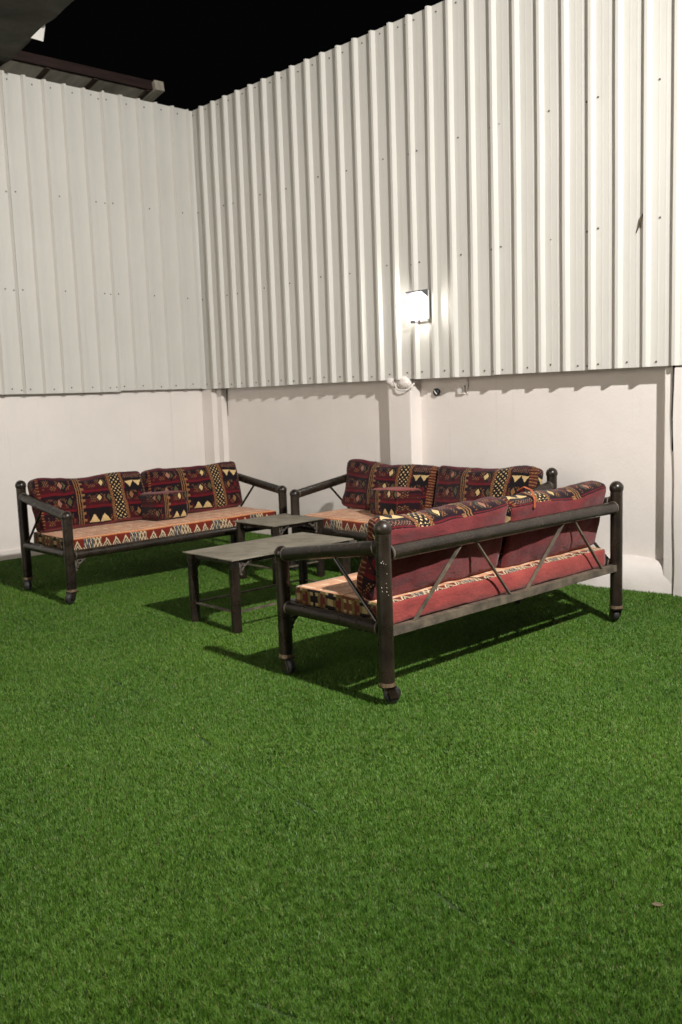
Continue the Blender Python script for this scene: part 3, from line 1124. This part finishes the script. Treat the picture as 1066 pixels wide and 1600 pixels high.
# ------------------------------------------------------------------ lit wall lamp
lp = empty('wall_lamp', (3.375, -.040, 2.215))
tag(lp, 'lit white lamp with grey housing on the ribbed sheet fence', 'lamp')
bm = bmesh.new()
bx(bm, -.078, .098, -.022, 0, -.10, .145, .006)
link('back_plate', bm, 'white_plastic', lp)
bm = bmesh.new()                                       # sloping hood with a cut-back front
pr = [(-.022, .150), (-.022, .085), (-.060, .098), (-.105, .128), (-.108, .138)]
a = [bm.verts.new((-.082, y, z)) for y, z in pr]
b_ = [bm.verts.new((.102, y, z)) for y, z in pr]
bm.faces.new(a); bm.faces.new(b_[::-1])
for k in range(len(pr)):
    bm.faces.new((a[k], a[(k + 1) % len(pr)], b_[(k + 1) % len(pr)], b_[k]))
bmesh.ops.recalc_face_normals(bm, faces=bm.faces[:])
link('hood', bm, 'grey_plastic', lp)
bm = bmesh.new()                                       # bulging diffuser
nu, nv = 16, 14
gv = []
for i in range(nu + 1):
    row = []
    for j in range(nv + 1):
        x, z = -1 + 2 * i / nu, -1 + 2 * j / nv
        q = max(0, 1 - abs(x) ** 3.2) ** .45 * max(0, 1 - abs(z) ** 3.2) ** .45
        row.append(bm.verts.new((-.006 + x * .066, -.0225 - .070 * q, -.002 + z * .088)))
    gv.append(row)
for i in range(nu):
    for j in range(nv):
        bm.faces.new((gv[i][j], gv[i + 1][j], gv[i + 1][j + 1], gv[i][j + 1]))
bmesh.ops.recalc_face_normals(bm, faces=bm.faces[:])
link('diffuser', bm, 'lamp_glow', lp, True)
bm = bmesh.new()
bx(bm, -.075, -.015, -.062, -.022, -.128, -.103, .006)
link('sensor_box', bm, 'grey_plastic', lp)
bm = bmesh.new()
bx(bm, .03, .095, -.045, -.022, -.122, -.103, .004)
link('lower_bracket', bm, 'white_plastic', lp)

# ------------------------------------------------------------------ small things on the wall
def lumps(name, pts, lab, cat):
    bm = bmesh.new()
    for (x, y, z, r) in pts:
        res = bmesh.ops.create_icosphere(bm, subdivisions=3, radius=r)
        for v in res['verts']:
            q = v.co.normalized()
            v.co = v.co * (1 + .22 * mnoise.noise(q * 2.2 + Vector((x * 9, z * 7, 1)))) 
            v.co = Vector((v.co.x * 1.15, v.co.y * .55, v.co.z * .85)) + Vector((x, y, z))
    return tag(link(name, bm, 'foam', None, True), lab, cat)
lumps('filler_lump', [(2.945, .0, 1.595, .045), (2.985, -.006, 1.565, .03)], 'lump of white filler at the top left of the wall column', 'filler')
lumps('filler_lump', [(3.12, -.005, 1.585, .06), (3.155, -.002, 1.57, .045)], 'rounded lump of white filler at the top right of the wall column', 'filler')
bm = bmesh.new()
tube(bm, [(2.99, -.012, 1.60), (3.02, -.022, 1.56), (3.06, -.035, 1.525), (3.12, -.04, 1.512), (3.18, -.03, 1.518), (3.215, -.01, 1.545), (3.23, .01, 1.58)], .0075, 8)
tag(link('white_cable', bm, 'white_plastic', None, True), 'short white cable looping under the filler at the column top', 'cable')
bm = bmesh.new()
tube(bm, [(3.385, .139, 1.487), (3.385, .115, 1.487), (3.385, .108, 1.487)], [.034, .034, .026], 16)
hole = tag(link('cable_outlet', bm, 'black', None, True), 'round black cable outlet on the wall right of the column', 'outlet')
bm = bmesh.new()
tube(bm, [(3.375, .11, 1.500), (3.39, .10, 1.487), (3.402, .11, 1.468)], .005, 6)
link('wire_end', bm, 'white_plastic', hole)
bm = bmesh.new()
bx(bm, 3.63, 3.71, .112, .139, 1.462, 1.542, .006)
sw = tag(link('switch_box', bm, 'plaster', None), 'small square white switch box on the wall under the fence', 'box')
bm = bmesh.new()
bx(bm, 3.645, 3.695, .108, .1118, 1.477, 1.527, .0015)
link('switch_plate', bm, 'white_plastic', sw)
bm = bmesh.new()
tube(bm, [(3.735, .132, 1.60), (3.738, .131, 1.54), (3.728, .132, 1.49), (3.735, .133, 1.455)], .005, 6)
tag(link('white_cable', bm, 'white_plastic', None, True), 'thin white cable hanging beside the switch box', 'cable')
bm = bmesh.new()
tube(bm, [(5.680, .010, 1.62), (5.678, .012, 1.45), (5.672, .014, 1.28), (5.674, .016, 1.12), (5.670, .018, 1.02)], [.009, .010, .010, .008, .004], 8)  # thin black tube running down the joint
tag(link('black_strand', bm, 'black', None, True), 'thin black strand in the joint at the right wall end', 'cable')
bm = bmesh.new()
tube(bm, [(.232, .128, 1.615), (.230, .128, 1.50), (.234, .130, 1.40), (.232, .132, 1.30)], [.006, .006, .004, .002], 6)  # thin black tube standing in for a crack in the plaster
tag(link('black_strand', bm, 'black', None, True), 'thin dark strand drawn for the crack beside the corner column', 'cable')
bm = bmesh.new()
tube(bm, [(5.395, -.006, 2.555), (5.418, -.012, 2.60), (5.435, -.016, 2.65), (5.450, -.012, 2.675)], [.003, .006, .008, .004], 6)
tube(bm, [(5.430, -.014, 2.64), (5.428, -.006, 2.58)], .0025, 5)
tag(link('dry_twig', bm, 'twig', None, True), 'small dark twig stuck to the ribbed fence at the right', 'twig')

# ------------------------------------------------------------------ roof of the neighbouring building, above the left fence
nb = empty('neighbouring_roof', (-1.0, 0, 5.17))
nb.rotation_euler = (0, math.radians(-11), 0)
tag(nb, 'brown timber roof edge of the building behind the left fence', 'roof')
bm = bmesh.new(); bx(bm, -.03, 0, -6, .17, -.016, .095, .004)
link('fascia', bm, 'wood_dark', nb)
bm = bmesh.new(); bx(bm, -3.2, -.032, -6, .17, .075, .110)
link('roof_deck', bm, 'wood_dark', nb)
ys = [.13, -.55, -1.13, -1.71, -2.29, -2.87, -3.45]
for k, y in enumerate(ys):
    bm = bmesh.new(); bx(bm, -3.2, -.033, y - .03, y + .03, -.022, .052, .004)
    link('rafter', bm, 'rafter', nb)
for k in range(len(ys) - 1):
    bm = bmesh.new(); bx(bm, -3.2, -.034, ys[k + 1] + .032, ys[k] - .032, -.006, .030, .002)
    link('soffit_board', bm, 'soffit', nb)
bm = bmesh.new(); bx(bm, -3.2, .05, .175, .30, -.03, .085, .006)
link('end_gutter', bm, 'soffit', nb)

# ------------------------------------------------------------------ awning over the left part of the yard
cn = empty('awning', (0, -2.1, 4.72))
tag(cn, 'dark olive awning hanging over the top left corner', 'awning')
bm = bmesh.new()
nx, ny = 36, 16
gv = []
for i in range(nx + 1):
    row = []
    for j in range(ny + 1):
        x = -.35 + 4.0 * i / nx
        f = j / ny
        edge = -.095 * x + .012 * math.sin(x * 4.2 + .4) + .008 * math.sin(x * 11)
        y = edge * (1 - f) - 3.4 * f
        z = .10 * f + .05 * math.sin(x * 2.3 + f * 3) * f - .02 * math.sin(PI * ((x * 1.05) % 1)) * (1 - f) ** 6
        row.append(bm.verts.new((x, y, z)))
    gv.append(row)
for i in range(nx):
    for j in range(ny):
        bm.faces.new((gv[i][j], gv[i + 1][j], gv[i + 1][j + 1], gv[i][j + 1]))
r = bmesh.ops.solidify(bm, geom=bm.faces[:], thickness=.012)
link('awning_cloth', bm, 'canvas', cn, True)
bm = bmesh.new()
tube(bm, [(-.3, -1.25, .0), (3.6, -1.62, .0)], .022, 10)
link('edge_pole', bm, 'metal', cn, True)
bm = bmesh.new()
a = [bm.verts.new(q) for q in ((.955, -.165, -.085), (1.02, -.095, -.115), (1.04, -.075, .02))]
b_ = [bm.verts.new(v.co + Vector((.004, -.012, 0))) for v in a]
bm.faces.new(a); bm.faces.new(b_[::-1])
for k in range(3): bm.faces.new((a[k], b_[k], b_[(k + 1) % 3], a[(k + 1) % 3]))
bmesh.ops.recalc_face_normals(bm, faces=bm.faces[:])
link('white_gusset', bm, 'white_plastic', cn)

# ------------------------------------------------------------------ floodlight on its pole (right of the view), the lamp behind the main shadows
fp = empty('flood_light', (9.52, -3.28, 0))
tag(fp, 'grey floodlight on a tall pole beside the yard, right of the view', 'floodlight')
bm = bmesh.new(); tube(bm, [(0, 0, -.02), (0, 0, 4.62)], .04, 14)
link('pole', bm, 'metal', fp, True)
bm = bmesh.new()
bx(bm, -.12, .12, -.08, .08, -.05, .03, .008)
hs = link('lamp_housing', bm, 'grey_plastic', fp)
q = fdir.to_track_quat('-Z', 'Y')
hs.rotation_euler = q.to_euler()
off = FLOOD - Vector((9.52, -3.28, 0)) - fdir * .02
hs.location = off
bm = bmesh.new()
bx(bm, -.10, .10, -.065, .065, -.056, -.0505)
ln_ = link('lens', bm, 'flood_glow', hs)
bm = bmesh.new()
tube(bm, [(0, 0, 4.5), off - fdir * .05], .014, 8)
link('bracket_arm', bm, 'metal', fp, True)

# ------------------------------------------------------------------ white bounce wall and fill lamp, added behind the camera to soften shadows
hf = empty('house_front', (5, -11.2, 0))
tag(hf, 'white plastered house front closing the yard behind the viewer', 'bounce wall')
bm = bmesh.new(); bx(bm, -6, 6, -.3, 0, -.05, 5.4, .01)
link('wall_face', bm, 'plaster', hf)
bm = bmesh.new(); bx(bm, -6.1, 6.1, -.35, .12, 5.402, 5.55, .01)
link('bounce_wall_cap', bm, 'plaster', hf)
f2 = empty('flood_light', (5.2, -8.15, 0))  # added fill lamp, aimed at the bounce wall
tag(f2, 'grey floodlight on a pole turned towards the house front', 'floodlight')
bm = bmesh.new(); tube(bm, [(0, 0, -.02), (0, 0, 3.7)], .04, 14)
link('pole', bm, 'metal', f2, True)
bm = bmesh.new(); bx(bm, -.28, .28, -.18, .18, -.05, .03, .008)
h2 = link('lamp_housing', bm, 'grey_plastic', f2)
h2.rotation_euler = WASH_DIR.to_track_quat('-Z', 'Y').to_euler()
h2.location = WASH - Vector((5.2, -8.15, 0))

# ------------------------------------------------------------------ a dry leaf lying on the turf
bm = bmesh.new()
lf = [(-.018, 0, -.001), (-.008, .006, .001), (.005, .007, .002), (.019, .001, .000), (.006, -.006, -.001), (-.008, -.005, -.002)]
a = [bm.verts.new(q) for q in lf]
b_ = [bm.verts.new((x, y, z - .0012)) for x, y, z in lf]
bm.faces.new(a); bm.faces.new(b_[::-1])
for k in range(6): bm.faces.new((a[k], b_[k], b_[(k + 1) % 6], a[(k + 1) % 6]))
bmesh.ops.recalc_face_normals(bm, faces=bm.faces[:])
lo_ = link('dry_leaf', bm, 'leaf')
lo_.location = (7.62, -3.78, -.003)
lo_.rotation_euler = (.1, .05, .6)
tag(lo_, 'small dry tan leaf on the grass near the right edge', 'leaf')
